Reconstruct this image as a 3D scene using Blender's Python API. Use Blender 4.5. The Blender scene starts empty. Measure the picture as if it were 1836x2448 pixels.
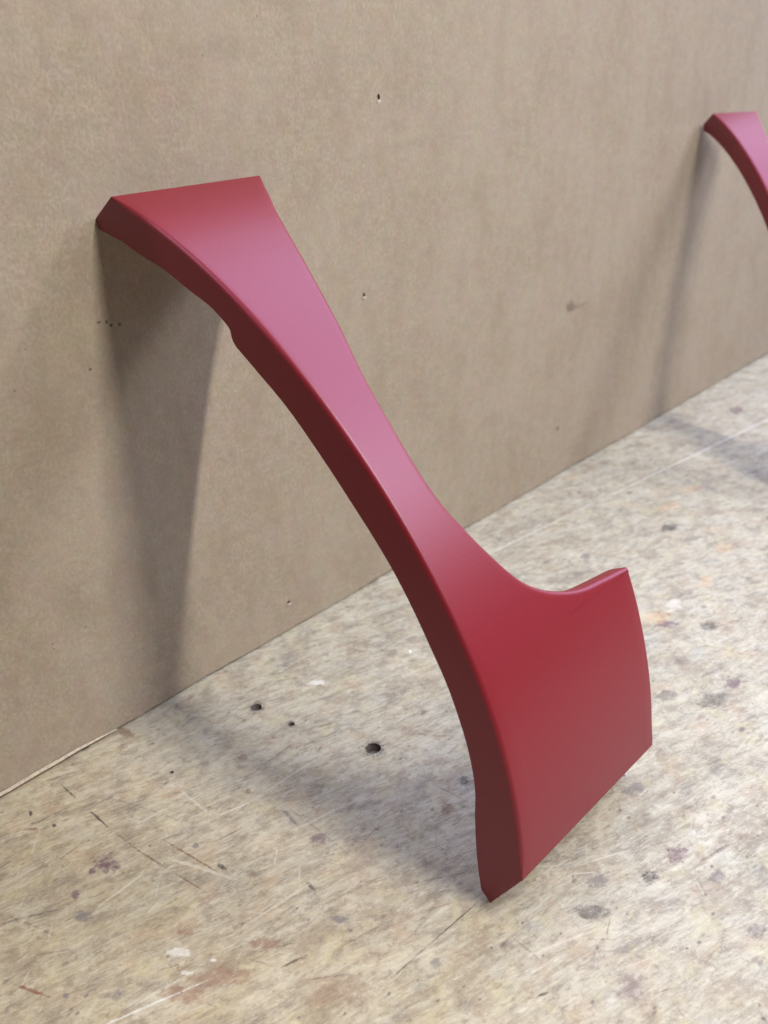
import bpy, bmesh, math, random
from mathutils import Vector, Matrix
random.seed(7)
S = bpy.context.scene
C = S.collection

# ------------------------------------------------------------------ camera
# world: x runs along the foot of the cardboard, y into the cardboard (cardboard face y=0), z up, bench top z=0
cam_d = bpy.data.cameras.new('camera')
cam = bpy.data.objects.new('camera', cam_d)
C.objects.link(cam)
RX = Vector((0.6745995, -0.7372319, -0.0374785)).normalized()
DN = Vector((-0.3451709, -0.2701534, -0.8988182))
FW = Vector((0.6525125, 0.6192788, -0.4367164)).normalized()
DN = FW.cross(RX).normalized()
cam.matrix_world = Matrix((
    (RX.x, -DN.x, -FW.x, -0.3482157),
    (RX.y, -DN.y, -FW.y, -0.5884353),
    (RX.z, -DN.z, -FW.z, 0.4888901),
    (0, 0, 0, 1)))
cam_d.sensor_fit = 'VERTICAL'
cam_d.sensor_height = 24.0
cam_d.lens = 24.0 * 2221 / 2448
cam_d.clip_start = 0.02
cam_d.clip_end = 50
cam_d.dof.use_dof = True
cam_d.dof.focus_distance = 0.62
cam_d.dof.aperture_fstop = cam_d.lens / 4.4
S.camera = cam

# ------------------------------------------------------------------ light (workshop lamps and an added fill, indoors)
W = bpy.data.worlds.new('World')
S.world = W
W.use_nodes = True
W.node_tree.nodes['Background'].inputs[0].default_value = (1.0, 0.97, 0.92, 1)
W.node_tree.nodes['Background'].inputs[1].default_value = 0.06
S.view_settings.view_transform = 'Standard'
S.view_settings.look = 'None'
S.view_settings.exposure = -0.12
S.view_settings.gamma = 1.0


def lamp(name, direction, dist, sx, sy, power, color, target=(0.05, -0.2, 0.2), axis=(1, 0, 0)):
    """an area lamp of sx by sy metres seen from target in the given direction; its long side sx lies along axis"""
    d = Vector(direction).normalized()
    ax = Vector(axis).normalized()
    nz = (d - ax * d.dot(ax)).normalized()
    ay = nz.cross(ax)
    p = Vector(target) + d * dist
    ld = bpy.data.lights.new(name, 'AREA')
    ld.shape = 'RECTANGLE'
    ld.size, ld.size_y = sx, sy
    ld.energy = power
    ld.color = color
    o = bpy.data.objects.new(name, ld)
    C.objects.link(o)
    o.matrix_world = Matrix(((ax.x, ay.x, nz.x, p.x), (ax.y, ay.y, nz.y, p.y), (ax.z, ay.z, nz.z, p.z), (0, 0, 0, 1)))
    return o


lamp('bench_tube', (0.10, -1.0, 1.24), 2.2, 1.3, 0.06, 74, (1.0, 0.965, 0.905), axis=(-0.078, -0.342, 0))
lamp('second_tube', (1.0, -1.0, 1.0), 2.4, 1.2, 0.10, 24, (1.0, 0.97, 0.93), axis=(0.5, -1, 0))
lamp('ceiling_lamp', (0.70, -0.13, 0.74), 2.3, 2.4, 2.6, 108, (0.64, 0.70, 1.0), target=(0.45, -0.2, 0.25))
lamp('rear_tube', (0.10, 0.27, 0.95), 2.1, 3.4, 0.25, 5, (0.85, 0.88, 1.0), target=(0.2, -0.2, 0.3))
lamp('left_tube', (-0.46, 0.32, 0.82), 2.2, 1.4, 0.15, 14, (0.80, 0.80, 1.0), target=(0.0, -0.15, 0.35))
lamp('far_fill', (0.95, -0.13, 0.30), 2.6, 0.8, 1.6, 21, (0.74, 0.80, 1.0), target=(0.9, -0.05, 0.4), axis=(0, 0, 1))  # added cool fill for the second bracket and far bench, no actual window


# ------------------------------------------------------------------ node helpers
class N:
    def __init__(self, name):
        self.m = bpy.data.materials.new(name)
        self.m.use_nodes = True
        self.t = self.m.node_tree
        self.b = self.t.nodes['Principled BSDF']

    def n(self, typ, **kw):
        x = self.t.nodes.new(typ)
        for k, v in kw.items():
            setattr(x, k, v)
        return x

    def put(self, sock, v):
        if hasattr(v, 'is_output'):
            self.t.links.new(v, sock)
        else:
            sock.default_value = v

    def math(self, op, a, b=0.0, c=0.0, clamp=False):
        x = self.n('ShaderNodeMath', operation=op, use_clamp=clamp)
        for i, v in enumerate((a, b, c)):
            self.put(x.inputs[i], v)
        return x.outputs[0]

    def pos(self):
        if not hasattr(self, '_p'):
            self._p = self.n('ShaderNodeTexCoord').outputs['Object']
        return self._p

    def mapping(self, loc=(0, 0, 0), rot=0.0, scale=(1, 1, 1), vec=None):
        x = self.n('ShaderNodeMapping')
        self.put(x.inputs[0], vec or self.pos())
        x.inputs['Location'].default_value = loc
        x.inputs['Rotation'].default_value = (0, 0, rot)
        x.inputs['Scale'].default_value = scale
        return x.outputs[0]

    def noise(self, vec, scale, detail=4, rough=0.55, dist=0.0, color=False):
        x = self.n('ShaderNodeTexNoise')
        self.put(x.inputs['Vector'], vec)
        x.inputs['Scale'].default_value = scale
        x.inputs['Detail'].default_value = detail
        x.inputs['Roughness'].default_value = rough
        x.inputs['Distortion'].default_value = dist
        return x.outputs['Color' if color else 'Fac']

    def ramp(self, fac, lo, hi, a=0.0, b=1.0, smooth=True):
        x = self.n('ShaderNodeMapRange', interpolation_type='SMOOTHSTEP' if smooth else 'LINEAR')
        self.put(x.inputs[0], fac)
        for i, v in zip((1, 2, 3, 4), (lo, hi, a, b)):
            self.put(x.inputs[i], v)
        return x.outputs[0]

    def mix(self, fac, a, b, mode='MIX'):
        x = self.n('ShaderNodeMix', data_type='RGBA', blend_type=mode)
        self.put(x.inputs[0], fac)
        for s, v in ((x.inputs[6], a), (x.inputs[7], b)):
            self.put(s, (*v, 1) if isinstance(v, tuple) and len(v) == 3 else v)
        return x.outputs[2]

    def bump(self, h, strength, dist):
        x = self.n('ShaderNodeBump')
        x.inputs['Strength'].default_value = strength
        x.inputs['Distance'].default_value = dist
        self.put(x.inputs['Height'], h)
        self.t.links.new(x.outputs[0], self.b.inputs['Normal'])


def red_material():
    k = N('red_satin_powder_coat')
    b = k.b
    mott = k.noise(k.pos(), 1400, 2, 0.6)
    col = k.mix(k.ramp(mott, 0.35, 0.65), (0.180, 0.0080, 0.0130), (0.202, 0.0095, 0.0150))
    # a few dust specks in the coat
    v = k.n('ShaderNodeTexVoronoi')
    k.put(v.inputs['Vector'], k.pos())
    v.inputs['Scale'].default_value = 42
    sp = k.ramp(v.outputs['Distance'], 0.030, 0.022)
    col = k.mix(k.math('MULTIPLY', sp, 0.6), col, (0.06, 0.008, 0.012))
    k.put(b.inputs['Base Color'], col)
    b.inputs['Roughness'].default_value = 0.41
    b.inputs['Specular IOR Level'].default_value = 0.62
    b.inputs['Specular Tint'].default_value = (0.80, 0.76, 1.0, 1)
    h = k.noise(k.pos(), 700, 2, 0.5)
    k.bump(h, 0.16, 0.0004)
    return k.m


def card_material():
    k = N('brown_kraft_cardboard')
    b = k.b
    fib = k.noise(k.mapping(scale=(1.0, 1, 0.8)), 380, 5, 0.65)
    med = k.noise(k.pos(), 95, 4, 0.6)
    big = k.noise(k.pos(), 9, 3, 0.5)
    tint = k.noise(k.pos(), 60, 2, 0.5, color=True)
    col = k.mix(k.ramp(fib, 0.30, 0.70), (0.285, 0.230, 0.168), (0.372, 0.310, 0.238))
    col = k.mix(k.ramp(med, 0.40, 0.66, 0.0, 0.45), col, (0.262, 0.208, 0.150))
    col = k.mix(k.ramp(big, 0.35, 0.65, 0.0, 0.40), col, (0.365, 0.305, 0.238))
    big2 = k.noise(k.mapping(scale=(1.0, 1, 0.5)), 26, 4, 0.6)
    col = k.mix(k.ramp(big2, 0.45, 0.68, 0.0, 0.35), col, (0.265, 0.205, 0.142))
    col = k.mix(0.08, col, tint, 'OVERLAY')
    # pale fibres
    w = k.noise(k.mapping(scale=(1, 1, 0.35), rot=0.0), 240, 2, 0.5, 0.8)
    col = k.mix(k.ramp(w, 0.66, 0.74, 0, 0.30), col, (0.46, 0.36, 0.25))
    # dark specks
    v = k.n('ShaderNodeTexVoronoi')
    k.put(v.inputs['Vector'], k.pos())
    v.inputs['Scale'].default_value = 75
    sepc = k.n('ShaderNodeSeparateColor')
    k.put(sepc.inputs[0], v.outputs['Color'])
    rare = k.math('GREATER_THAN', sepc.outputs[0], 0.86)
    sp = k.math('MULTIPLY', k.ramp(v.outputs['Distance'], 0.075, 0.045), rare)
    col = k.mix(k.math('MULTIPLY', sp, 0.55), col, (0.10, 0.065, 0.04))
    # the smudge to the right of the red piece and the row of dots beneath its top end
    sep = k.n('ShaderNodeSeparateXYZ')
    k.put(sep.inputs[0], k.pos())
    wob = k.math('SUBTRACT', k.noise(k.pos(), 130, 3, 0.6), 0.5)
    for cx, cz, rx, rz, st in CARD_MARKS:
        dx = k.math('DIVIDE', k.math('SUBTRACT', sep.outputs[0], cx), rx)
        dz = k.math('DIVIDE', k.math('SUBTRACT', sep.outputs[2], cz), rz)
        d = k.math('SQRT', k.math('ADD', k.math('MULTIPLY', dx, dx), k.math('MULTIPLY', dz, dz)))
        d = k.math('MULTIPLY_ADD', wob, 1.6, d)
        col = k.mix(k.ramp(d, 1.1, 0.3, 0.0, st), col, (0.07, 0.05, 0.035))
    k.put(b.inputs['Base Color'], col)
    b.inputs['Roughness'].default_value = 0.82
    b.inputs['Specular IOR Level'].default_value = 0.25
    h = k.math('ADD', k.math('MULTIPLY', fib, 0.5), k.math('MULTIPLY', med, 1.0))
    k.bump(h, 0.35, 0.0012)
    return k.m


# marks on the cardboard face: x, z in the world, half width, half height, strength
CARD_MARKS = [(x - 0.6, z - 0.0015, a_, b_, st) for x, z, a_, b_, st in (
    (0.610, 0.217, 0.013, 0.008, 0.50), (0.630, 0.214, 0.024, 0.004, 0.22), (0.594, 0.067, 0.004, 0.003, 0.7),
    (-0.011, 0.331, 0.0024, 0.0011, 0.8), (-0.005, 0.330, 0.0012, 0.0018, 0.9), (-0.002, 0.327, 0.0015, 0.0014, 0.9),
    (0.005, 0.326, 0.0019, 0.0019, 0.9), (-0.024, 0.300, 0.0016, 0.0014, 0.7), (0.33, 0.42, 0.030, 0.006, 0.10),
    (0.12, 0.50, 0.040, 0.010, 0.08), (0.45, 0.12, 0.030, 0.012, 0.10), (-0.07, 0.12, 0.02, 0.03, 0.10))]

# stains of the bench top: x, y, half length, half width, angle, colour key
CR = (0.56, 0.51, 0.42)
DK, BR, RD, GR, OR, WH, PU = ((0.045, 0.036, 0.034), (0.17, 0.10, 0.06), (0.20, 0.09, 0.055), (0.17, 0.15, 0.14),
                              (0.62, 0.37, 0.17), (0.74, 0.73, 0.69), (0.14, 0.085, 0.095))
STAINS = [
    (-0.0344, -0.1386, .0027, .0018, 59, BR, .8), (-0.0937, -0.1516, .0028, .0022, 66, GR, .9),
    (-0.1433, -0.1189, .0080, .0052, 98, PU, 1.0), (-0.1537, -0.1157, .0026, .0020, 84, PU, .9),
    (-0.1723, -0.1249, .0036, .0026, 83, PU, .8), (-0.1781, -0.1443, .0064, .0040, 111, GR, .8),
    (-0.1537, -0.0322, .0025, .0012, 69, DK, .9), (-0.1485, -0.0570, .0018, .0013, 74, DK, .8),
    (-0.0128, -0.1058, .0042, .0030, 62, BR, .6), (-0.0336, -0.2128, .0052, .0044, 110, PU, .7),
    (-0.1145, -0.2503, .0085, .0044, 124, RD, .6), (-0.1417, -0.2054, .0042, .0024, 118, RD, .5),
    (-0.0716, -0.2730, .0056, .0028, 128, GR, .8), (-0.1499, -0.2454, .0210, .0056, 130, RD, .5),
    (-0.1702, -0.2393, .0115, .0043, 128, RD, .55), (-0.1091, -0.3066, .0160, .0100, 128, RD, .3),
    (-0.2157, -0.1875, .0020, .0015, 84, GR, .9), (-0.1952, -0.2111, .0040, .0028, 98, GR, .6),
    (0.0481, -0.2631, .0046, .0040, -144, BR, .8), (0.0783, -0.2551, .0050, .0030, -143, DK, .7),
    (0.1146, -0.4088, .0080, .0055, 166, PU, .8), (0.0859, -0.4037, .0052, .0040, 177, DK, .8),
    (0.0595, -0.3797, .0066, .0048, 160, GR, .8), (0.1140, -0.4367, .0062, .0042, 161, GR, .8),
    (0.0376, -0.3904, .0095, .0046, 136, DK, .6), (0.0880, -0.4727, .0060, .0038, 156, GR, .8),
    (0.1510, -0.3545, .0080, .0055, 145, GR, .8), (0.0049, -0.4355, .0080, .0060, 180, PU, .5),
    (-0.0563, -0.3395, .0040, .0032, 154, GR, .7), (0.5515, -0.1783, .0110, .0065, 172, DK, .8),
    (0.3690, -0.2717, .0095, .0060, 151, PU, .8), (0.3900, -0.3021, .0090, .0060, 162, DK, .7),
    (0.3196, -0.3568, .0075, .0050, 180, PU, .8), (0.2875, -0.3541, .0130, .0070, 144, DK, .6),
    (0.2687, -0.3216, .0105, .0055, 138, DK, .5), (0.9653, -0.0755, .0160, .0075, -164, PU, .7),
    (0.4358, -0.1406, .0070, .0044, -154, GR, .8), (0.3738, -0.2567, .0125, .0085, 154, OR, .30),
    (0.6022, -0.1523, .0150, .0100, 159, OR, .28), (0.6663, -0.1512, .0135, .0090, 159, OR, .25),
    (0.5427, -0.2477, .0140, .0085, 180, OR, .28), (0.4673, -0.2628, .0095, .0055, -167, OR, .28),
    (-0.1535, -0.2146, .0062, .0028, 125, WH, .5), (-0.1595, -0.2295, .0040, .0012, 129, WH, .45),
    (-0.1433, -0.2350, .0020, .0011, 123, WH, .6), (0.4035, -0.2585, .0115, .0065, -161, WH, .3),
    (0.1809, -0.1118, .0024, .0014, 46, WH, 1.0), (-0.0560, -0.0080, .0090, .0040, 100, BR, .7),
    (0.0612, -0.1773, .0090, .0080, 53, DK, .7), (0.0357, -0.0655, .0070, .0060, 53, DK, .7), (0.0399, -0.1051, .0040, .0032, 53, DK, .6), (0.0933, -0.0808, .0085, .0030, 127, WH, .6),
]


def spot_group():
    g = bpy.data.node_groups.new('stain_mask', 'ShaderNodeTree')
    I = g.interface
    for nm, t in (('Vector', 'NodeSocketVector'), ('Center', 'NodeSocketVector'), ('Angle', 'NodeSocketFloat'),
                  ('Scale', 'NodeSocketVector'), ('Wobble', 'NodeSocketFloat'), ('Strength', 'NodeSocketFloat')):
        I.new_socket(nm, in_out='INPUT', socket_type=t)
    I.new_socket('Mask', in_out='OUTPUT', socket_type='NodeSocketFloat')
    i = g.nodes.new('NodeGroupInput'); o = g.nodes.new('NodeGroupOutput')
    sub = g.nodes.new('ShaderNodeVectorMath'); sub.operation = 'SUBTRACT'
    g.links.new(i.outputs['Vector'], sub.inputs[0]); g.links.new(i.outputs['Center'], sub.inputs[1])
    rot = g.nodes.new('ShaderNodeVectorRotate'); rot.rotation_type = 'Z_AXIS'
    g.links.new(sub.outputs[0], rot.inputs['Vector']); g.links.new(i.outputs['Angle'], rot.inputs['Angle'])
    mul = g.nodes.new('ShaderNodeVectorMath'); mul.operation = 'MULTIPLY'
    g.links.new(rot.outputs[0], mul.inputs[0]); g.links.new(i.outputs['Scale'], mul.inputs[1])
    ln = g.nodes.new('ShaderNodeVectorMath'); ln.operation = 'LENGTH'
    g.links.new(mul.outputs[0], ln.inputs[0])
    ad = g.nodes.new('ShaderNodeMath'); ad.operation = 'ADD'
    g.links.new(ln.outputs['Value'], ad.inputs[0]); g.links.new(i.outputs['Wobble'], ad.inputs[1])
    mr = g.nodes.new('ShaderNodeMapRange'); mr.interpolation_type = 'SMOOTHSTEP'
    g.links.new(ad.outputs[0], mr.inputs[0])
    mr.inputs[1].default_value = 1.20; mr.inputs[2].default_value = 0.60
    mr.inputs[3].default_value = 0.0
    g.links.new(i.outputs['Strength'], mr.inputs[4])
    g.links.new(mr.outputs[0], o.inputs[0])
    return g


def bench_material():
    k = N('scarred_old_maple')
    b = k.b
    P = k.pos()
    warp = k.noise(P, 14, 3, 0.5, color=True)
    vm = k.n('ShaderNodeVectorMath', operation='MULTIPLY_ADD')
    k.put(vm.inputs[0], warp); vm.inputs[1].default_value = (0.012, 0.012, 0); k.put(vm.inputs[2], P)
    Q = vm.outputs[0]
    GR_A = math.radians(-17)

    def along(sc_):                                       # coordinates stretched along the wiped, sanded grain
        r_ = k.mapping(vec=Q, rot=-GR_A)
        return k.mapping(vec=r_, scale=sc_)
    long_ = k.noise(along((1.0, 5.0, 1)), 30, 6, 0.66)
    fine = k.noise(along((1.0, 6.0, 1)), 90, 6, 0.72)
    flk = k.noise(along((1.0, 3.2, 1)), 60, 6, 0.72, 0.3)
    blot = k.noise(Q, 24, 6, 0.68)
    mot = k.noise(along((1.0, 1.9, 1)), 110, 6, 0.75)
    grit = k.noise(along((1.0, 2.0, 1)), 420, 3, 0.65)
    big = k.noise(P, 5.5, 3, 0.5)
    hue = k.noise(P, 34, 5, 0.70)
    hue2 = k.noise(k.mapping(loc=(3.1, 1.7, 0)), 42, 5, 0.70)
    col = k.mix(k.ramp(long_, 0.34, 0.66), (0.325, 0.288, 0.230), (0.450, 0.420, 0.355))
    col = k.mix(k.ramp(fine, 0.46, 0.68, 0, 0.65), col, (0.540, 0.515, 0.445))
    col = k.mix(k.ramp(fine, 0.44, 0.30, 0, 0.50), col, (0.235, 0.205, 0.170))
    col = k.mix(k.ramp(hue, 0.50, 0.68, 0, 0.50), col, (0.415, 0.300, 0.215))
    col = k.mix(k.ramp(hue, 0.47, 0.30, 0, 0.50), col, (0.370, 0.375, 0.370))
    col = k.mix(k.ramp(hue2, 0.50, 0.66, 0, 0.55), col, (0.470, 0.430, 0.290))
    col = k.mix(k.ramp(blot, 0.50, 0.66, 0, 0.60), col, (0.265, 0.215, 0.165))
    col = k.mix(k.ramp(blot, 0.46, 0.32, 0, 0.50), col, (0.560, 0.540, 0.480))
    col = k.mix(k.ramp(mot, 0.53, 0.70, 0, 0.45), col, (0.200, 0.170, 0.145))
    col = k.mix(k.ramp(mot, 0.47, 0.32, 0, 0.50), col, (0.590, 0.565, 0.490))
    col = k.mix(k.ramp(flk, 0.56, 0.68, 0, 0.60), col, (0.165, 0.142, 0.128))
    col = k.mix(k.ramp(flk, 0.43, 0.30, 0, 0.50), col, (0.620, 0.600, 0.540))
    col = k.mix(k.ramp(grit, 0.60, 0.76, 0, 0.30), col, (0.190, 0.155, 0.125))
    # grey-black grime rubbed into the wood in streaky clouds
    gcl = k.noise(along((1.0, 1.8, 1)), 15, 7, 0.74, 0.6)
    col = k.mix(k.math('MULTIPLY', k.ramp(gcl, 0.52, 0.68), k.ramp(fine, 0.62, 0.38, 0.20, 0.80)), col, (0.150, 0.130, 0.125))
    sm = k.noise(along((1.0, 1.6, 1)), 48, 7, 0.78)
    sm2 = k.noise(Q, 88, 7, 0.80)
    col = k.mix(k.ramp(sm, 0.515, 0.62, 0, 0.55), col, (0.205, 0.175, 0.150))
    col = k.mix(k.ramp(sm, 0.46, 0.35, 0, 0.40), col, (0.580, 0.555, 0.490))
    col = k.mix(k.ramp(sm2, 0.54, 0.64, 0, 0.55), col, (0.225, 0.170, 0.135))
    col = k.mix(k.ramp(sm2, 0.45, 0.36, 0, 0.35), col, (0.600, 0.570, 0.480))
    # browner tone toward the left end of the bench
    sx = k.n('ShaderNodeSeparateXYZ'); k.put(sx.inputs[0], P)
    tan = k.ramp(k.math('MULTIPLY_ADD', big, 0.25, sx.outputs[0]), 0.22, -0.05, 0, 0.55)
    col = k.mix(tan, col, (0.97, 0.84, 0.65), 'MULTIPLY')
    col = k.mix(1.0, col, (0.95, 0.955, 0.90), 'MULTIPLY')
    # random dark spots and dents
    for scale, rare_t, rad, st, seed in ((150, 0.55, 0.22, 0.75, 2.2), (34, 0.62, 0.16, 0.75, 0.3), (75, 0.60, 0.17, 0.6, 4.7), (16, 0.72, 0.10, 0.6, 9.1)):
        v = k.n('ShaderNodeTexVoronoi')
        k.put(v.inputs['Vector'], k.mapping(vec=Q, loc=(seed, seed * 1.7, 0), scale=(0.8, 1.15, 1)))
        v.inputs['Scale'].default_value = scale
        sc = k.n('ShaderNodeSeparateColor'); k.put(sc.inputs[0], v.outputs['Color'])
        rare = k.math('GREATER_THAN', sc.outputs[0], rare_t)
        size = k.math('MULTIPLY_ADD', sc.outputs[1], rad, rad * 0.35)
        dd = k.math('MULTIPLY_ADD', k.math('SUBTRACT', mot, 0.5), 0.35, v.outputs['Distance'])
        m = k.math('MULTIPLY', k.ramp(dd, size, k.math('MULTIPLY', size, 0.25)), rare)
        m = k.math('MULTIPLY', m, k.math('MULTIPLY_ADD', sc.outputs[2], st * 0.6, st * 0.4))
        col = k.mix(m, col, (0.115, 0.090, 0.080))
    # knife scratches: one straight stroke per voronoi cell
    rel = None
    for scale, ang, spread, wid, length, color, st, seed in (
            (11, 0.30, 0.35, 0.0013, 0.45, (0.13, 0.10, 0.085), 0.55, 1.0),
            (21, 0.32, 0.5, 0.0010, 0.42, (0.15, 0.115, 0.09), 0.50, 3.1),
            (13, 0.15, 0.4, 0.0013, 0.45, (0.60, 0.57, 0.50), 0.40, 5.3),
            (26, 0.40, 0.9, 0.0009, 0.42, (0.17, 0.12, 0.10), 0.55, 7.7),
            (30, 0.10, 1.0, 0.0010, 0.42, (0.60, 0.56, 0.48), 0.35, 8.9),
            (9, 1.4, 0.3, 0.0011, 0.42, (0.14, 0.11, 0.09), 0.45, 11.9)):
        v = k.n('ShaderNodeTexVoronoi', voronoi_dimensions='2D')
        pv = k.mapping(loc=(seed, seed * 0.37, 0))
        k.put(v.inputs['Vector'], pv)
        v.inputs['Scale'].default_value = scale
        sub = k.n('ShaderNodeVectorMath', operation='SUBTRACT')
        k.put(sub.inputs[0], pv); k.put(sub.inputs[1], v.outputs['Position'])
        sc = k.n('ShaderNodeSeparateColor'); k.put(sc.inputs[0], v.outputs['Color'])
        rot = k.n('ShaderNodeVectorRotate', rotation_type='Z_AXIS')
        k.put(rot.inputs['Vector'], sub.outputs[0])
        k.put(rot.inputs['Angle'], k.math('MULTIPLY_ADD', k.math('SUBTRACT', sc.outputs[0], 0.5), spread * 2, ang))
        sp = k.n('ShaderNodeSeparateXYZ'); k.put(sp.inputs[0], rot.outputs[0])
        bend = k.math('MULTIPLY', k.math('MULTIPLY', sp.outputs[0], sp.outputs[0]), 0.8)
        ay = k.math('ABSOLUTE', k.math('ADD', sp.outputs[1], bend))
        ax = k.math('ABSOLUTE', sp.outputs[0])
        half = k.math('MULTIPLY', sc.outputs[1], length / scale)
        m = k.math('MULTIPLY', k.ramp(ay, wid, wid * 0.25), k.ramp(ax, half, k.math('MULTIPLY', half, 0.6)))
        m = k.math('MULTIPLY', m, k.ramp(mot, 0.40, 0.58, 0.1, 1.0))
        m = k.math('MULTIPLY', m, k.math('MULTIPLY', sc.outputs[2], st * 1.3), clamp=True)
        col = k.mix(m, col, color)
        rel = m if rel is None else k.math('MAXIMUM', rel, m)
    # stains that stand where the photograph has them
    broken = k.ramp(k.math('MULTIPLY_ADD', sm2, 0.5, k.math('MULTIPLY', mot, 0.5)), 0.41, 0.53, 0.50, 1.0)
    G = spot_group()
    wob1 = k.math('MULTIPLY', k.math('SUBTRACT', k.noise(P, 230, 5, 0.75), 0.5), 3.0)
    wob2 = k.math('MULTIPLY', k.math('SUBTRACT', k.noise(P, 75, 6, 0.75), 0.5), 3.6)

    def spot(x, y, a, w, ang, color, st, wob):
        nonlocal col
        g = k.n('ShaderNodeGroup'); g.node_tree = G
        k.put(g.inputs['Vector'], P)
        g.inputs['Center'].default_value = (x, y, 0)
        g.inputs['Angle'].default_value = -math.radians(ang)
        g.inputs['Scale'].default_value = (1 / a, 1 / w, 0)
        k.put(g.inputs['Wobble'], wob)
        g.inputs['Strength'].default_value = st
        col = k.mix(k.math('MULTIPLY', g.outputs[0], broken), col, color)

    for x, y, a, w, ang, color, st in STAINS:
        spot(x, y, a * 1.15, w * 1.15, ang, color, st, wob2 if a > 0.009 else wob1)
    # long strokes: x0, y0, x1, y1, half width, colour, strength
    for x0, y0, x1, y1, w, color, st in STROKES:
        a = math.hypot(x1 - x0, y1 - y0) / 2
        spot((x0 + x1) / 2, (y0 + y1) / 2, a, w, math.degrees(math.atan2(y1 - y0, x1 - x0)), color, st, wob1)
    k.put(b.inputs['Base Color'], col)
    k.put(b.inputs['Roughness'], k.ramp(mot, 0.3, 0.7, 0.46, 0.64))
    b.inputs['Specular IOR Level'].default_value = 0.4
    h = k.math('ADD', k.math('MULTIPLY', fine, 0.6), k.math('MULTIPLY', mot, 0.8))
    h = k.math('SUBTRACT', h, k.math('MULTIPLY', rel, 0.8))
    k.bump(h, 0.35, 0.0012)
    return k.m


STROKES = [
    (-0.123, -0.022, -0.1235, -0.045, .0009, DK, .8), (-0.1235, -0.062, -0.124, -0.090, .0009, DK, .8),
    (-0.1235, -0.094, -0.1225, -0.118, .0006, BR, .7), (-0.123, -0.117, -0.119, -0.155, .0010, DK, .6),
    (-0.118, -0.160, -0.114, -0.190, .0007, BR, .8), (-0.105, -0.130, -0.098, -0.185, .0009, BR, .8),
    (-0.094, -0.176, -0.093, -0.186, .0014, DK, .8),
    (0.300, -0.047, 0.56, -0.079, .0012, WH, .45), (0.54, -0.0765, 1.05, -0.140, .0016, WH, .5),
    (-0.215, -0.22, -0.155, -0.243, .0008, WH, .5),
    (-0.232, -0.158, -0.222, -0.182, .0012, RD, .9), (-0.1660, -0.0420, -0.158, -0.052, .0014, RD, .8),
    (-0.0814, -0.3255, -0.0499, -0.3272, 0.0006, DK, 0.7),
    (-0.0499, -0.3272, -0.0019, -0.3308, 0.0006, DK, 0.7),
    (-0.0353, -0.3968, -0.0276, -0.4012, 0.001, DK, 0.8),
    (0.1399, -0.0543, 0.1717, -0.0659, 0.001, RD, 0.6),
    (0.1492, -0.0581, 0.1537, -0.0829, 0.0009, RD, 0.5),
    (0.1904, -0.0615, 0.2253, -0.0666, 0.0009, GR, 0.8),
    (0.0461, -0.1387, 0.0575, -0.1402, 0.0009, BR, 0.8),
    (0.0509, -0.1249, 0.0634, -0.1299, 0.001, BR, 0.8),
    (-0.1207, -0.2697, -0.1043, -0.2753, 0.0008, DK, 0.7),
    (-0.0644, -0.2336, -0.0664, -0.2446, 0.0014, DK, 0.7),
    (-0.0301, -0.1731, -0.0340, -0.1921, 0.0014, GR, 0.8),
    (-0.1681, -0.1455, -0.1343, -0.1446, 0.001, CR, 0.6),
    (-0.2020, -0.0801, -0.1643, -0.0846, 0.0012, CR, 0.55),
    (-0.0701, -0.1394, -0.0379, -0.1494, 0.001, CR, 0.6),
    (-0.1135, -0.1442, -0.0935, -0.1985, 0.0014, CR, 0.55),
    (-0.0672, -0.0997, -0.0682, -0.1417, 0.001, CR, 0.5),
    (-0.0398, -0.1478, 0.0334, -0.1526, 0.001, CR, 0.5),
    (-0.1175, -0.1011, -0.0775, -0.1065, 0.001, CR, 0.5),
    (-0.0427, -0.1924, 0.0282, -0.2115, 0.001, CR, 0.5),
    (-0.1221, -0.2291, -0.0578, -0.2380, 0.0012, CR, 0.45),
    (-0.1838, -0.0444, -0.1673, -0.0493, 0.0012, GR, 0.6),
    (-0.0840, -0.2875, -0.0562, -0.2963, 0.001, BR, 0.6),
    (-0.0744, -0.2553, -0.0324, -0.2678, 0.001, BR, 0.5),
    (-0.0854, -0.3170, -0.0323, -0.3384, 0.0012, CR, 0.45),
    (-0.0194, -0.3761, 0.0282, -0.3993, 0.0012, CR, 0.45),
]


def plain(name, col, rough=0.8):
    k = N(name)
    n = k.noise(k.pos(), 300, 3, 0.6)
    k.put(k.b.inputs['Base Color'], k.mix(k.ramp(n, 0.3, 0.7), tuple(c * 0.8 for c in col), tuple(c * 1.15 for c in col)))
    k.b.inputs['Roughness'].default_value = rough
    return k.m


M_RED = red_material()
M_CARD = card_material()
M_BENCH = bench_material()
M_HOLE = plain('dark_hole_wood', (0.105, 0.085, 0.080))
M_FLUTE = plain('pale_torn_paper', (0.42, 0.35, 0.26))
M_TORN = plain('white_torn_paper', (0.62, 0.56, 0.48))


def link(name, bm, mat, parent=None, smooth=None):
    me = bpy.data.meshes.new(name)
    bm.normal_update()
    bm.to_mesh(me)
    bm.free()
    o = bpy.data.objects.new(name, me)
    C.objects.link(o)
    me.materials.append(mat)
    if smooth is not None:
        for p in me.polygons:
            p.use_smooth = True
        me.set_sharp_from_angle(angle=math.radians(smooth))
    o.parent = parent
    return o


# ------------------------------------------------------------------ the bench top, with real holes
# holes: x, y, radius, depth
HOLES = [(0.0612, -0.1773, 0.0062, 0.006), (0.0357, -0.0655, 0.0047, 0.005), (0.0399, -0.1051, 0.0024, 0.006),
         (-0.0593, -0.0765, 0.0016, 0.004)]


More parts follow.
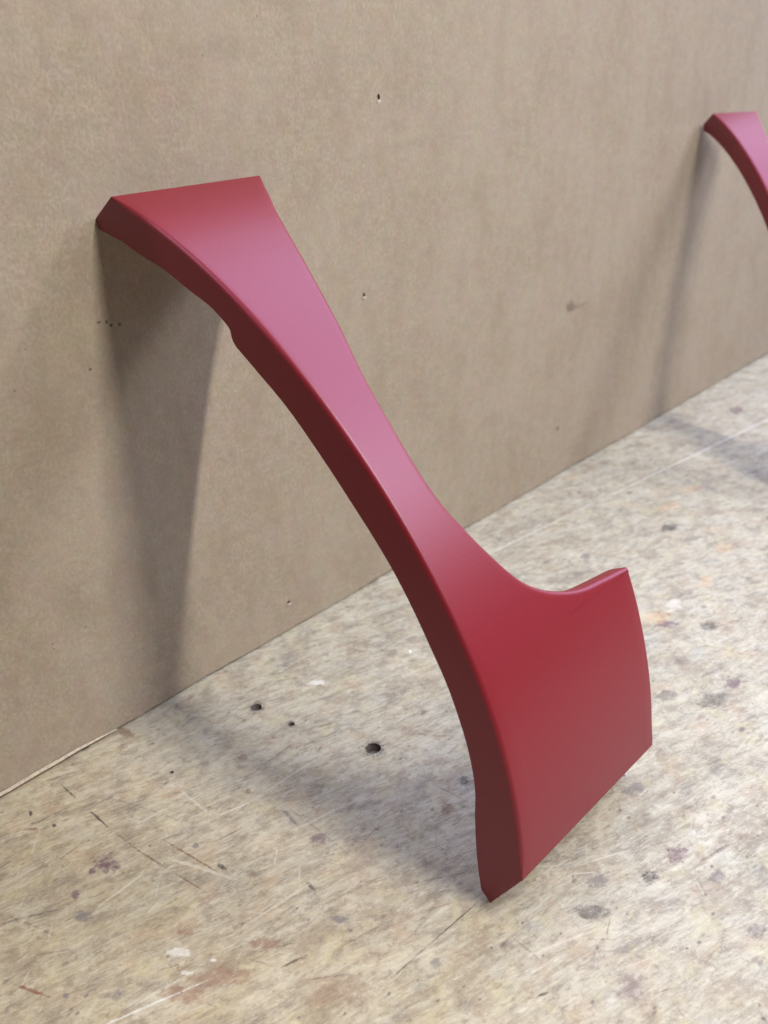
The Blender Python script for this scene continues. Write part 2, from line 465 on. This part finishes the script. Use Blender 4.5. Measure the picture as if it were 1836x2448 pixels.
def bench_mesh():
    bm = bmesh.new()
    x0, x1, y0, y1, th = -1.2, 2.6, -1.1, 0.45, 0.06
    hv = []
    edges = []
    corners = [bm.verts.new((x, y, 0)) for x, y in ((x0, y0), (x1, y0), (x1, y1), (x0, y1))]
    for i in range(4):
        edges.append(bm.edges.new((corners[i], corners[(i + 1) % 4])))
    rnd = random.Random(3)
    for hx, hy, r, d in HOLES:
        n = 20
        ring = []
        for j in range(n):
            a = 2 * math.pi * j / n
            rr = r * (1 + rnd.uniform(-0.07, 0.07))
            ring.append(bm.verts.new((hx + math.cos(a) * rr, hy + math.sin(a) * rr, 0)))
        for j in range(n):
            edges.append(bm.edges.new((ring[j], ring[(j + 1) % n])))
        hv.append((ring, hx, hy, r, d))
    bmesh.ops.triangle_fill(bm, edges=edges, use_beauty=True, use_dissolve=False)
    for ring, hx, hy, r, d in hv:                       # drop faces that fill a hole
        kill = [f for f in bm.faces if all((v.co.xy - Vector((hx, hy))).length < r * 1.2 for v in f.verts)]
        bmesh.ops.delete(bm, geom=kill, context='FACES_ONLY')
    for f in bm.faces:
        if f.normal.z < 0:
            f.normal_flip()
    bot = [bm.verts.new((v.co.x, v.co.y, -th)) for v in corners]
    bm.faces.new(bot[::-1])
    for i in range(4):
        j = (i + 1) % 4
        bm.faces.new((corners[i], bot[i], bot[j], corners[j]))
    return bm


bench = link('workbench', bench_mesh(), M_BENCH)
bench['label'] = 'scarred pale wooden workbench top covered in scratches and dark stains'
bench['category'] = 'workbench'
rnd = random.Random(5)
for hx, hy, r, d in HOLES:                              # the bored-out wall and floor of each hole
    bm = bmesh.new()
    n = 20
    rings = []
    for rr, z in ((r * 1.10, -0.0006), (r * 0.92, -d * 0.5), (r * 0.80, -d)):
        rings.append([bm.verts.new((hx + math.cos(2 * math.pi * j / n) * rr, hy + math.sin(2 * math.pi * j / n) * rr, z)) for j in range(n)])
    for a, b_ in zip(rings, rings[1:]):
        for j in range(n):
            bm.faces.new((a[j], a[(j + 1) % n], b_[(j + 1) % n], b_[j]))
    cpt = bm.verts.new((hx, hy, -d * 0.75))
    for j in range(n):
        bm.faces.new((rings[-1][j], rings[-1][(j + 1) % n], cpt))
    link('bored_hole', bm, M_HOLE, bench, 60)

# ------------------------------------------------------------------ the cardboard sheet
card_root = bpy.data.objects.new('cardboard_sheet', None)
C.objects.link(card_root)
card_root.location = (0.6, 0.0, 0.0015)
card_root['label'] = 'large brown cardboard sheet standing upright along the back of the bench'
card_root['category'] = 'cardboard'
PINS = [(0.2865, 0.4610, 0.0016, 0.0026), (0.2573, 0.2985, 0.0015, 0.0020), (0.1355, 0.0312, 0.0020, 0.0014)]
HCARD, TCARD = 0.575, 0.004


def local(bm):
    bmesh.ops.translate(bm, verts=bm.verts, vec=-Vector(card_root.location))
    return bm


def card_bottom(x):
    # the worn bottom edge: not quite straight, lifted a little toward the left end
    return 0.0024 + 0.0009 * math.sin(x * 21 + 1.0) + 0.0005 * math.sin(x * 53) + 0.0004 * math.sin(x * 190 + 2) * math.sin(x * 37) + 0.0040 * max(0.0, min(1.0, (-0.055 - x) / 0.05))


def card_face():
    bm = bmesh.new()
    edges = []
    xs = [-0.9 + i * 0.012 for i in range(int(3.0 / 0.012) + 1)]
    loop = [bm.verts.new((x, 0, card_bottom(x))) for x in xs] + [bm.verts.new((xs[-1], 0, HCARD)), bm.verts.new((xs[0], 0, HCARD))]
    for i in range(len(loop)):
        edges.append(bm.edges.new((loop[i], loop[(i + 1) % len(loop)])))
    rings = []
    for px, pz, rx, rz in PINS:
        n = 12
        ring = [bm.verts.new((px + math.cos(2 * math.pi * j / n) * rx * (1 + rnd.uniform(-.15, .15)), 0,
                              pz + math.sin(2 * math.pi * j / n) * rz * (1 + rnd.uniform(-.15, .15)))) for j in range(n)]
        for j in range(n):
            edges.append(bm.edges.new((ring[j], ring[(j + 1) % n])))
        rings.append((px, pz, max(rx, rz)))
    bmesh.ops.triangle_fill(bm, edges=edges, use_beauty=True, normal=(0, -1, 0))
    for px, pz, r in rings:
        kill = [f for f in bm.faces if all((v.co - Vector((px, 0, pz))).length < r * 1.3 for v in f.verts)]
        bmesh.ops.delete(bm, geom=kill, context='FACES_ONLY')
    for f in bm.faces:
        f.normal_update()
        if f.normal.y > 0:
            f.normal_flip()
    back = [bm.verts.new((v.co.x, TCARD, v.co.z)) for v in loop]
    for i in range(len(loop)):
        j = (i + 1) % len(loop)
        bm.faces.new((loop[j], loop[i], back[i], back[j]))
    bm.faces.new(back)
    return local(bm)


face = link('front_liner', card_face(), M_CARD, card_root)
for px, pz, rx, rz in PINS:
    bm = bmesh.new()                                    # the pit behind the puncture
    n = 12
    a = [bm.verts.new((px + math.cos(2 * math.pi * j / n) * rx * 1.15, 0.0004, pz + math.sin(2 * math.pi * j / n) * rz * 1.15)) for j in range(n)]
    b_ = [bm.verts.new((px + math.cos(2 * math.pi * j / n) * rx * .7, 0.0030, pz + math.sin(2 * math.pi * j / n) * rz * .7)) for j in range(n)]
    for j in range(n):
        bm.faces.new((a[j], b_[j], b_[(j + 1) % n], a[(j + 1) % n]))
    bm.faces.new(b_)
    h = link('puncture', local(bm), M_HOLE, card_root, 60)
    bm = bmesh.new()                                    # the paper pushed up beneath it
    m = 9
    top, mid, low = [], [], []
    for j in range(m):
        t = -1 + 2 * j / (m - 1)
        x = px - 0.0004 + t * rx * 1.5
        w = math.sqrt(max(0, 1 - t * t))
        zb = pz - rz * 0.85
        top.append(bm.verts.new((x, -0.0002 - 0.0010 * w, zb + 0.0004 * w)))
        mid.append(bm.verts.new((x, -0.0002 - 0.0012 * w, zb - rz * 0.55 * w)))
        low.append(bm.verts.new((x, -0.00005, zb - rz * 1.15 * w - 0.0002)))
    for j in range(m - 1):
        bm.faces.new((top[j], mid[j], mid[j + 1], top[j + 1]))
        bm.faces.new((mid[j], low[j], low[j + 1], mid[j + 1]))
    link('torn_lip', local(bm), M_TORN, card_root, 60)
# the folded-back paper at the left end of the bottom edge
bm = bmesh.new()
prev = None
for i in range(31):
    x = -0.62 + i * 0.0187
    k_ = max(0.0, min(1.0, (-0.055 - x) / 0.05))
    zt = card_bottom(x) + 0.0002
    zb = zt - 0.0004 - 0.0036 * k_
    cur = (bm.verts.new((x, -0.0006, zt)), bm.verts.new((x, -0.0016 - 0.0006 * k_, (zt + zb) / 2)), bm.verts.new((x, 0.0006, zb)))
    if prev:
        bm.faces.new((prev[0], prev[1], cur[1], cur[0]))
        bm.faces.new((prev[1], prev[2], cur[2], cur[1]))
    prev = cur
link('frayed_edge', local(bm), M_FLUTE, card_root, 60)

# ------------------------------------------------------------------ the red bent piece
PY = [-0.21137594, 0.62923425, -0.52432136, 0.31668342, -0.54869998, -0.02229127]
PZ = [-0.10715465, 0.23818789, -0.1267291, -0.22534504, -0.1579732, 0.41517686]
# right outline of the front face: u along the bend, x
RIGHT = [(0.0, 0.1285), (0.050, 0.1135), (0.098, 0.0988), (0.170, 0.0819), (0.2205, 0.0718), (0.2665, 0.0633), (0.3100, 0.0560),
         (0.3915, 0.0425), (0.457, 0.0368), (0.510, 0.0346), (0.5545, 0.0360), (0.5885, 0.0412), (0.625, 0.0490),
         (0.662, 0.0594), (0.683, 0.0679), (0.7025, 0.0808), (0.719, 0.0981), (0.7295, 0.1157), (0.736, 0.1390),
         (0.742, 0.1639), (0.7440, 0.1695), (0.7845, 0.1680), (0.831, 0.1662), (0.8665, 0.1652), (0.9155, 0.1642), (0.9555, 0.1636), (1.0, 0.1632)]
TIP = 20   # index of the sharp corner
# rear edge of the left side, in the plane x=0: y, z
REAR = [(0.0, 0.3999), (-0.0012, 0.3924), (-0.0264, 0.3871), (-0.0488, 0.3794), (-0.0724, 0.3726), (-0.0974, 0.3622),
        (-0.1146, 0.3557), (-0.1280, 0.3476), (-0.1333, 0.3432), (-0.1344, 0.3373), (-0.1373, 0.3330), (-0.1556, 0.3203),
        (-0.1808, 0.3021), (-0.2110, 0.2742), (-0.2306, 0.2542), (-0.2471, 0.2369), (-0.2635, 0.2178), (-0.2780, 0.1972),
        (-0.2912, 0.1756), (-0.3025, 0.1561), (-0.3115, 0.1359), (-0.3182, 0.1172), (-0.3226, 0.0988), (-0.3244, 0.0836),
        (-0.3243, 0.0689), (-0.3250, 0.0486), (-0.3268, 0.0266), (-0.3297, 0.0069), (-0.3372, 0.0006)]


def pv(c, t):
    r = 0.0
    for a in c:
        r = r * t + a
    return r


def catmull(pts, n, corners=(), step=None):
    """resample a polyline smoothly; points whose index is in corners stay sharp"""
    out = []
    for i in range(len(pts) - 1):
        p1, p2 = Vector(pts[i]), Vector(pts[i + 1])
        p0 = Vector(pts[i - 1]) if i > 0 and i not in corners else p1 * 2 - p2
        p3 = Vector(pts[i + 2]) if i + 2 < len(pts) and (i + 1) not in corners else p2 * 2 - p1
        def nt(t, a, b): return t + max((b - a).length, 1e-6) ** 0.5
        t0 = 0.0; t1 = nt(t0, p0, p1); t2 = nt(t1, p1, p2); t3 = nt(t2, p2, p3)
        m = n if step is None else max(4, math.ceil((p2 - p1).length / step))
        for j in range(m):
            t = t1 + (t2 - t1) * j / m
            A1 = p0 * ((t1 - t) / (t1 - t0)) + p1 * ((t - t0) / (t1 - t0))
            A2 = p1 * ((t2 - t) / (t2 - t1)) + p2 * ((t - t1) / (t2 - t1))
            A3 = p2 * ((t3 - t) / (t3 - t2)) + p3 * ((t - t2) / (t3 - t2))
            B1 = A1 * ((t2 - t) / (t2 - t0)) + A2 * ((t - t0) / (t2 - t0))
            B2 = A2 * ((t3 - t) / (t3 - t1)) + A3 * ((t - t1) / (t3 - t1))
            out.append(B1 * ((t2 - t) / (t2 - t1)) + B2 * ((t - t1) / (t2 - t1)))
    out.append(Vector(pts[-1]))
    return out


def bracket_mesh(rear_pts, rear_corners, right):
    # arc length along the bend
    K = 800
    tab = [0.0]
    for i in range(K):
        a, b_ = i / K, (i + 1) / K
        tab.append(tab[-1] + math.hypot(pv(PY, b_) - pv(PY, a), pv(PZ, b_) - pv(PZ, a)))
    LEN = tab[-1]

    def s_of(u):
        x = max(0.0, min(1.0, u)) * K
        i = min(int(x), K - 1)
        return tab[i] + (tab[i + 1] - tab[i]) * (x - i)

    def u_of(s):
        lo, hi = 0, K
        while hi - lo > 1:
            m = (lo + hi) // 2
            if tab[m] <= s: lo = m
            else: hi = m
        return (lo + (s - tab[lo]) / (tab[lo + 1] - tab[lo])) / K

    def point(s, x, drop):
        u = u_of(s)                                      # straight extrapolation past either end is not needed
        e = 1e-3
        ua, ub = max(0, u - e), min(1, u + e)
        ty, tz = pv(PY, ub) - pv(PY, ua), pv(PZ, ub) - pv(PZ, ua)
        l = math.hypot(ty, tz); ty /= l; tz /= l
        return Vector((x, pv(PY, u) - tz * drop, pv(PZ, u) + ty * drop)), Vector((0, -tz, ty))

    rt = catmull([(s_of(u), x) for u, x in right], 7, (TIP,), 0.0015)
    n = len(rt)
    ls = [p.x for p in rt]
    MS = 18                                               # cells across
    # closed outline, counter-clockwise in (x, -s): left edge down, bottom, right edge up, top
    left = [Vector((s, 0.0)) for s in ls]
    outline = []
    tags = []
    for i in range(n): outline.append(Vector((ls[i], 0.0))); tags.append(('L', i))
    for j in range(1, MS): outline.append(Vector((ls[-1], rt[-1].y * j / MS))); tags.append(('B', j))
    for i in range(n - 1, -1, -1): outline.append(Vector((rt[i].x, rt[i].y))); tags.append(('R', i))
    for j in range(MS - 1, 0, -1): outline.append(Vector((ls[0], rt[0].y * j / MS))); tags.append(('T', j))
    T = len(outline)
    miter = []
    for q in range(T):
        a, b_, c = outline[q - 1], outline[q], outline[(q + 1) % T]
        d1 = (b_ - a).normalized(); d2 = (c - b_).normalized()
        n1 = Vector((-d1.y, d1.x)); n2 = Vector((-d2.y, d2.x))
        # the inside is where x grows from the left edge
        m = (n1 + n2)
        m = m / max(0.35, m.length_squared / 2) if m.length > 1e-6 else n1
        miter.append(m)
    # check the orientation with the left edge
    if miter[n // 2].y < 0:
        miter = [-m for m in miter]
    RAD, RAD_END = 0.0034, 0.0008

    def rad_at(q):
        if tags[q][0] in 'BT':
            return RAD_END
        d = min(outline[q].x, LEN - outline[q].x) / 0.022
        d = max(0.0, min(1.0, d))
        return RAD_END + (RAD - RAD_END) * d * d * (3 - 2 * d)
    bm = bmesh.new()
    STEPS = 5
    rings = []
    rear = catmull(rear_pts, 8, rear_corners)
    rl = [0.0]
    for a, b_ in zip(rear, rear[1:]): rl.append(rl[-1] + (b_ - a).length)

    def rear_at(fr):
        t = fr * rl[-1]
        lo, hi = 0, len(rear) - 1
        while hi - lo > 1:
            m = (lo + hi) // 2
            if rl[m] <= t: lo = m
            else: hi = m
        w = (t - rl[lo]) / max(1e-9, rl[lo + 1] - rl[lo])
        return rear[lo].lerp(rear[lo + 1], max(0, min(1, w)))

    fr_l = [ls[i] / LEN for i in range(n)]
    # rounded edge rings, outermost first
    for kk in range(STEPS + 1):
        a = math.pi / 2 * (1 - kk / STEPS)
        ring = []
        for q in range(T):
            r_ = rad_at(q)
            inset = r_ * (1 - math.sin(a)); drop = r_ * (1 - math.cos(a))
            o = outline[q] + miter[q] * inset
            if tags[q][0] == 'L' : o.x = min(max(o.x, ls[0]), ls[-1])
            p, _ = point(min(max(o.x, 0), LEN), o.y, drop)
            ring.append(bm.verts.new(p))
        rings.append(ring)
    # rear ring
    rear_ring = []
    for q in range(T):
        kind, i = tags[q]
        if kind == 'L':
            r = rear_at(fr_l[i]); P = Vector((0, r.x, r.y))
        elif kind == 'R':
            uu = rt[i].x / LEN
            dep = 0.026 if uu < 0.56 else (0.026 - 0.012 * min(1.0, (uu - 0.56) / 0.08) if uu < 0.76 else 0.014 + 0.012 * min(1.0, (uu - 0.76) / 0.1))
            pr, nn = point(rt[i].x, rt[i].y, dep)
            w = min(1.0, min(rt[i].x, LEN - rt[i].x) / 0.03)
            tip = rear[0] if rt[i].x < LEN / 2 else rear[-1]
            P = Vector((rt[i].y, tip.x, tip.y)).lerp(pr, w)
        elif kind == 'B':
            P = Vector((rt[-1].y * i / MS, rear[-1].x, rear[-1].y))
        else:
            P = Vector((rt[0].y * i / MS, rear[0].x, rear[0].y))
        rear_ring.append(bm.verts.new(P))
    chain = [rear_ring] + rings
    for A, B in zip(chain, chain[1:]):
        for q in range(T):
            q2 = (q + 1) % T
            try: bm.faces.new((A[q], A[q2], B[q2], B[q]))
            except ValueError: pass
    # fill the front face and the back with rows of quads between left and right
    idxL = [q for q in range(T) if tags[q][0] == 'L']
    idxR = [q for q in range(T) if tags[q][0] == 'R'][::-1]
    idxB = [q for q in range(T) if tags[q][0] == 'B']
    idxT = [q for q in range(T) if tags[q][0] == 'T'][::-1]

    def fill(ring, front):
        rows = []
        for i in range(n):
            a, b_ = ring[idxL[i]], ring[idxR[i]]
            if i == 0: mid = [ring[q] for q in idxT]
            elif i == n - 1: mid = [ring[q] for q in idxB]
            else:
                mid = []
                if front:
                    sa = outline[idxL[i]] + miter[idxL[i]] * rad_at(idxL[i])
                    sb = outline[idxR[i]] + miter[idxR[i]] * rad_at(idxR[i])
                    for j in range(1, MS):
                        o = sa.lerp(sb, j / MS)
                        mid.append(bm.verts.new(point(min(max(o.x, 0), LEN), o.y, 0)[0]))
                else:
                    for j in range(1, MS): mid.append(bm.verts.new(a.co.lerp(b_.co, j / MS)))
            rows.append([a] + mid + [b_])
        for A, B in zip(rows, rows[1:]):
            for j in range(MS):
                try: bm.faces.new((A[j], B[j], B[j + 1], A[j + 1]))
                except ValueError: pass
    fill(rings[-1], True)
    fill(rear_ring, False)
    bmesh.ops.remove_doubles(bm, verts=bm.verts, dist=1e-6)
    bmesh.ops.recalc_face_normals(bm, faces=bm.faces)
    return bm


BASE = Vector((0.08, -0.3380, 0.0))
bm = bracket_mesh(REAR, (0, 1, 2, 8, 10, len(REAR) - 2), RIGHT)
bmesh.ops.translate(bm, verts=bm.verts, vec=-BASE)
br = link('curved_bracket', bm, M_RED, None, 38)
br.location = BASE + Vector((0, -0.0004, 0.0004))
br['label'] = 'whole satin red curved bracket in the middle, leaning from bench to cardboard'
br['category'] = 'bracket'
br['group'] = 'red brackets leaning on the cardboard'
# the second one has a plain rear edge without the step
REAR_PLAIN = [REAR[0], REAR[1], REAR[2]]
for i in range(2, 20):
    u = i / 20
    ty, tz = pv(PY, u + .01) - pv(PY, u - .01), pv(PZ, u + .01) - pv(PZ, u - .01)
    l = math.hypot(ty, tz)
    REAR_PLAIN.append((pv(PY, u) - tz / l * 0.025, pv(PZ, u) + ty / l * 0.025))
REAR_PLAIN += REAR[-2:]
def wide(u):
    t = max(0.0, min(1.0, (u - 0.30) / 0.32))
    return 0.49 + 0.51 * t * t * (3 - 2 * t)


# its arm is about half as wide, the foot as wide as the other's
bm = bracket_mesh(REAR_PLAIN, (0, 1, len(REAR_PLAIN) - 2), [(u, x * wide(u)) for u, x in RIGHT])
bmesh.ops.translate(bm, verts=bm.verts, vec=-BASE)
b2 = link('curved_bracket', bm, M_RED, None, 38)
b2['category'] = 'bracket'
b2['group'] = 'red brackets leaning on the cardboard'
# one with a narrower arm, turned toward the left, its top corner on the cardboard
TH, AL, SC = -0.655, 0.024, 0.966
rot = Matrix.Rotation(TH, 3, 'Z') @ Matrix.Rotation(AL, 3, 'X')
q = (BASE - Vector((0, 0, 0.4))) * SC
b2.location = Vector((0.913, -0.0015, 0.3975)) + rot @ q
b2.rotation_euler = rot.to_euler()
b2.scale = (SC, SC, SC)
b2['label'] = 'narrow-armed red curved bracket cut off by the right edge, only its top end showing'
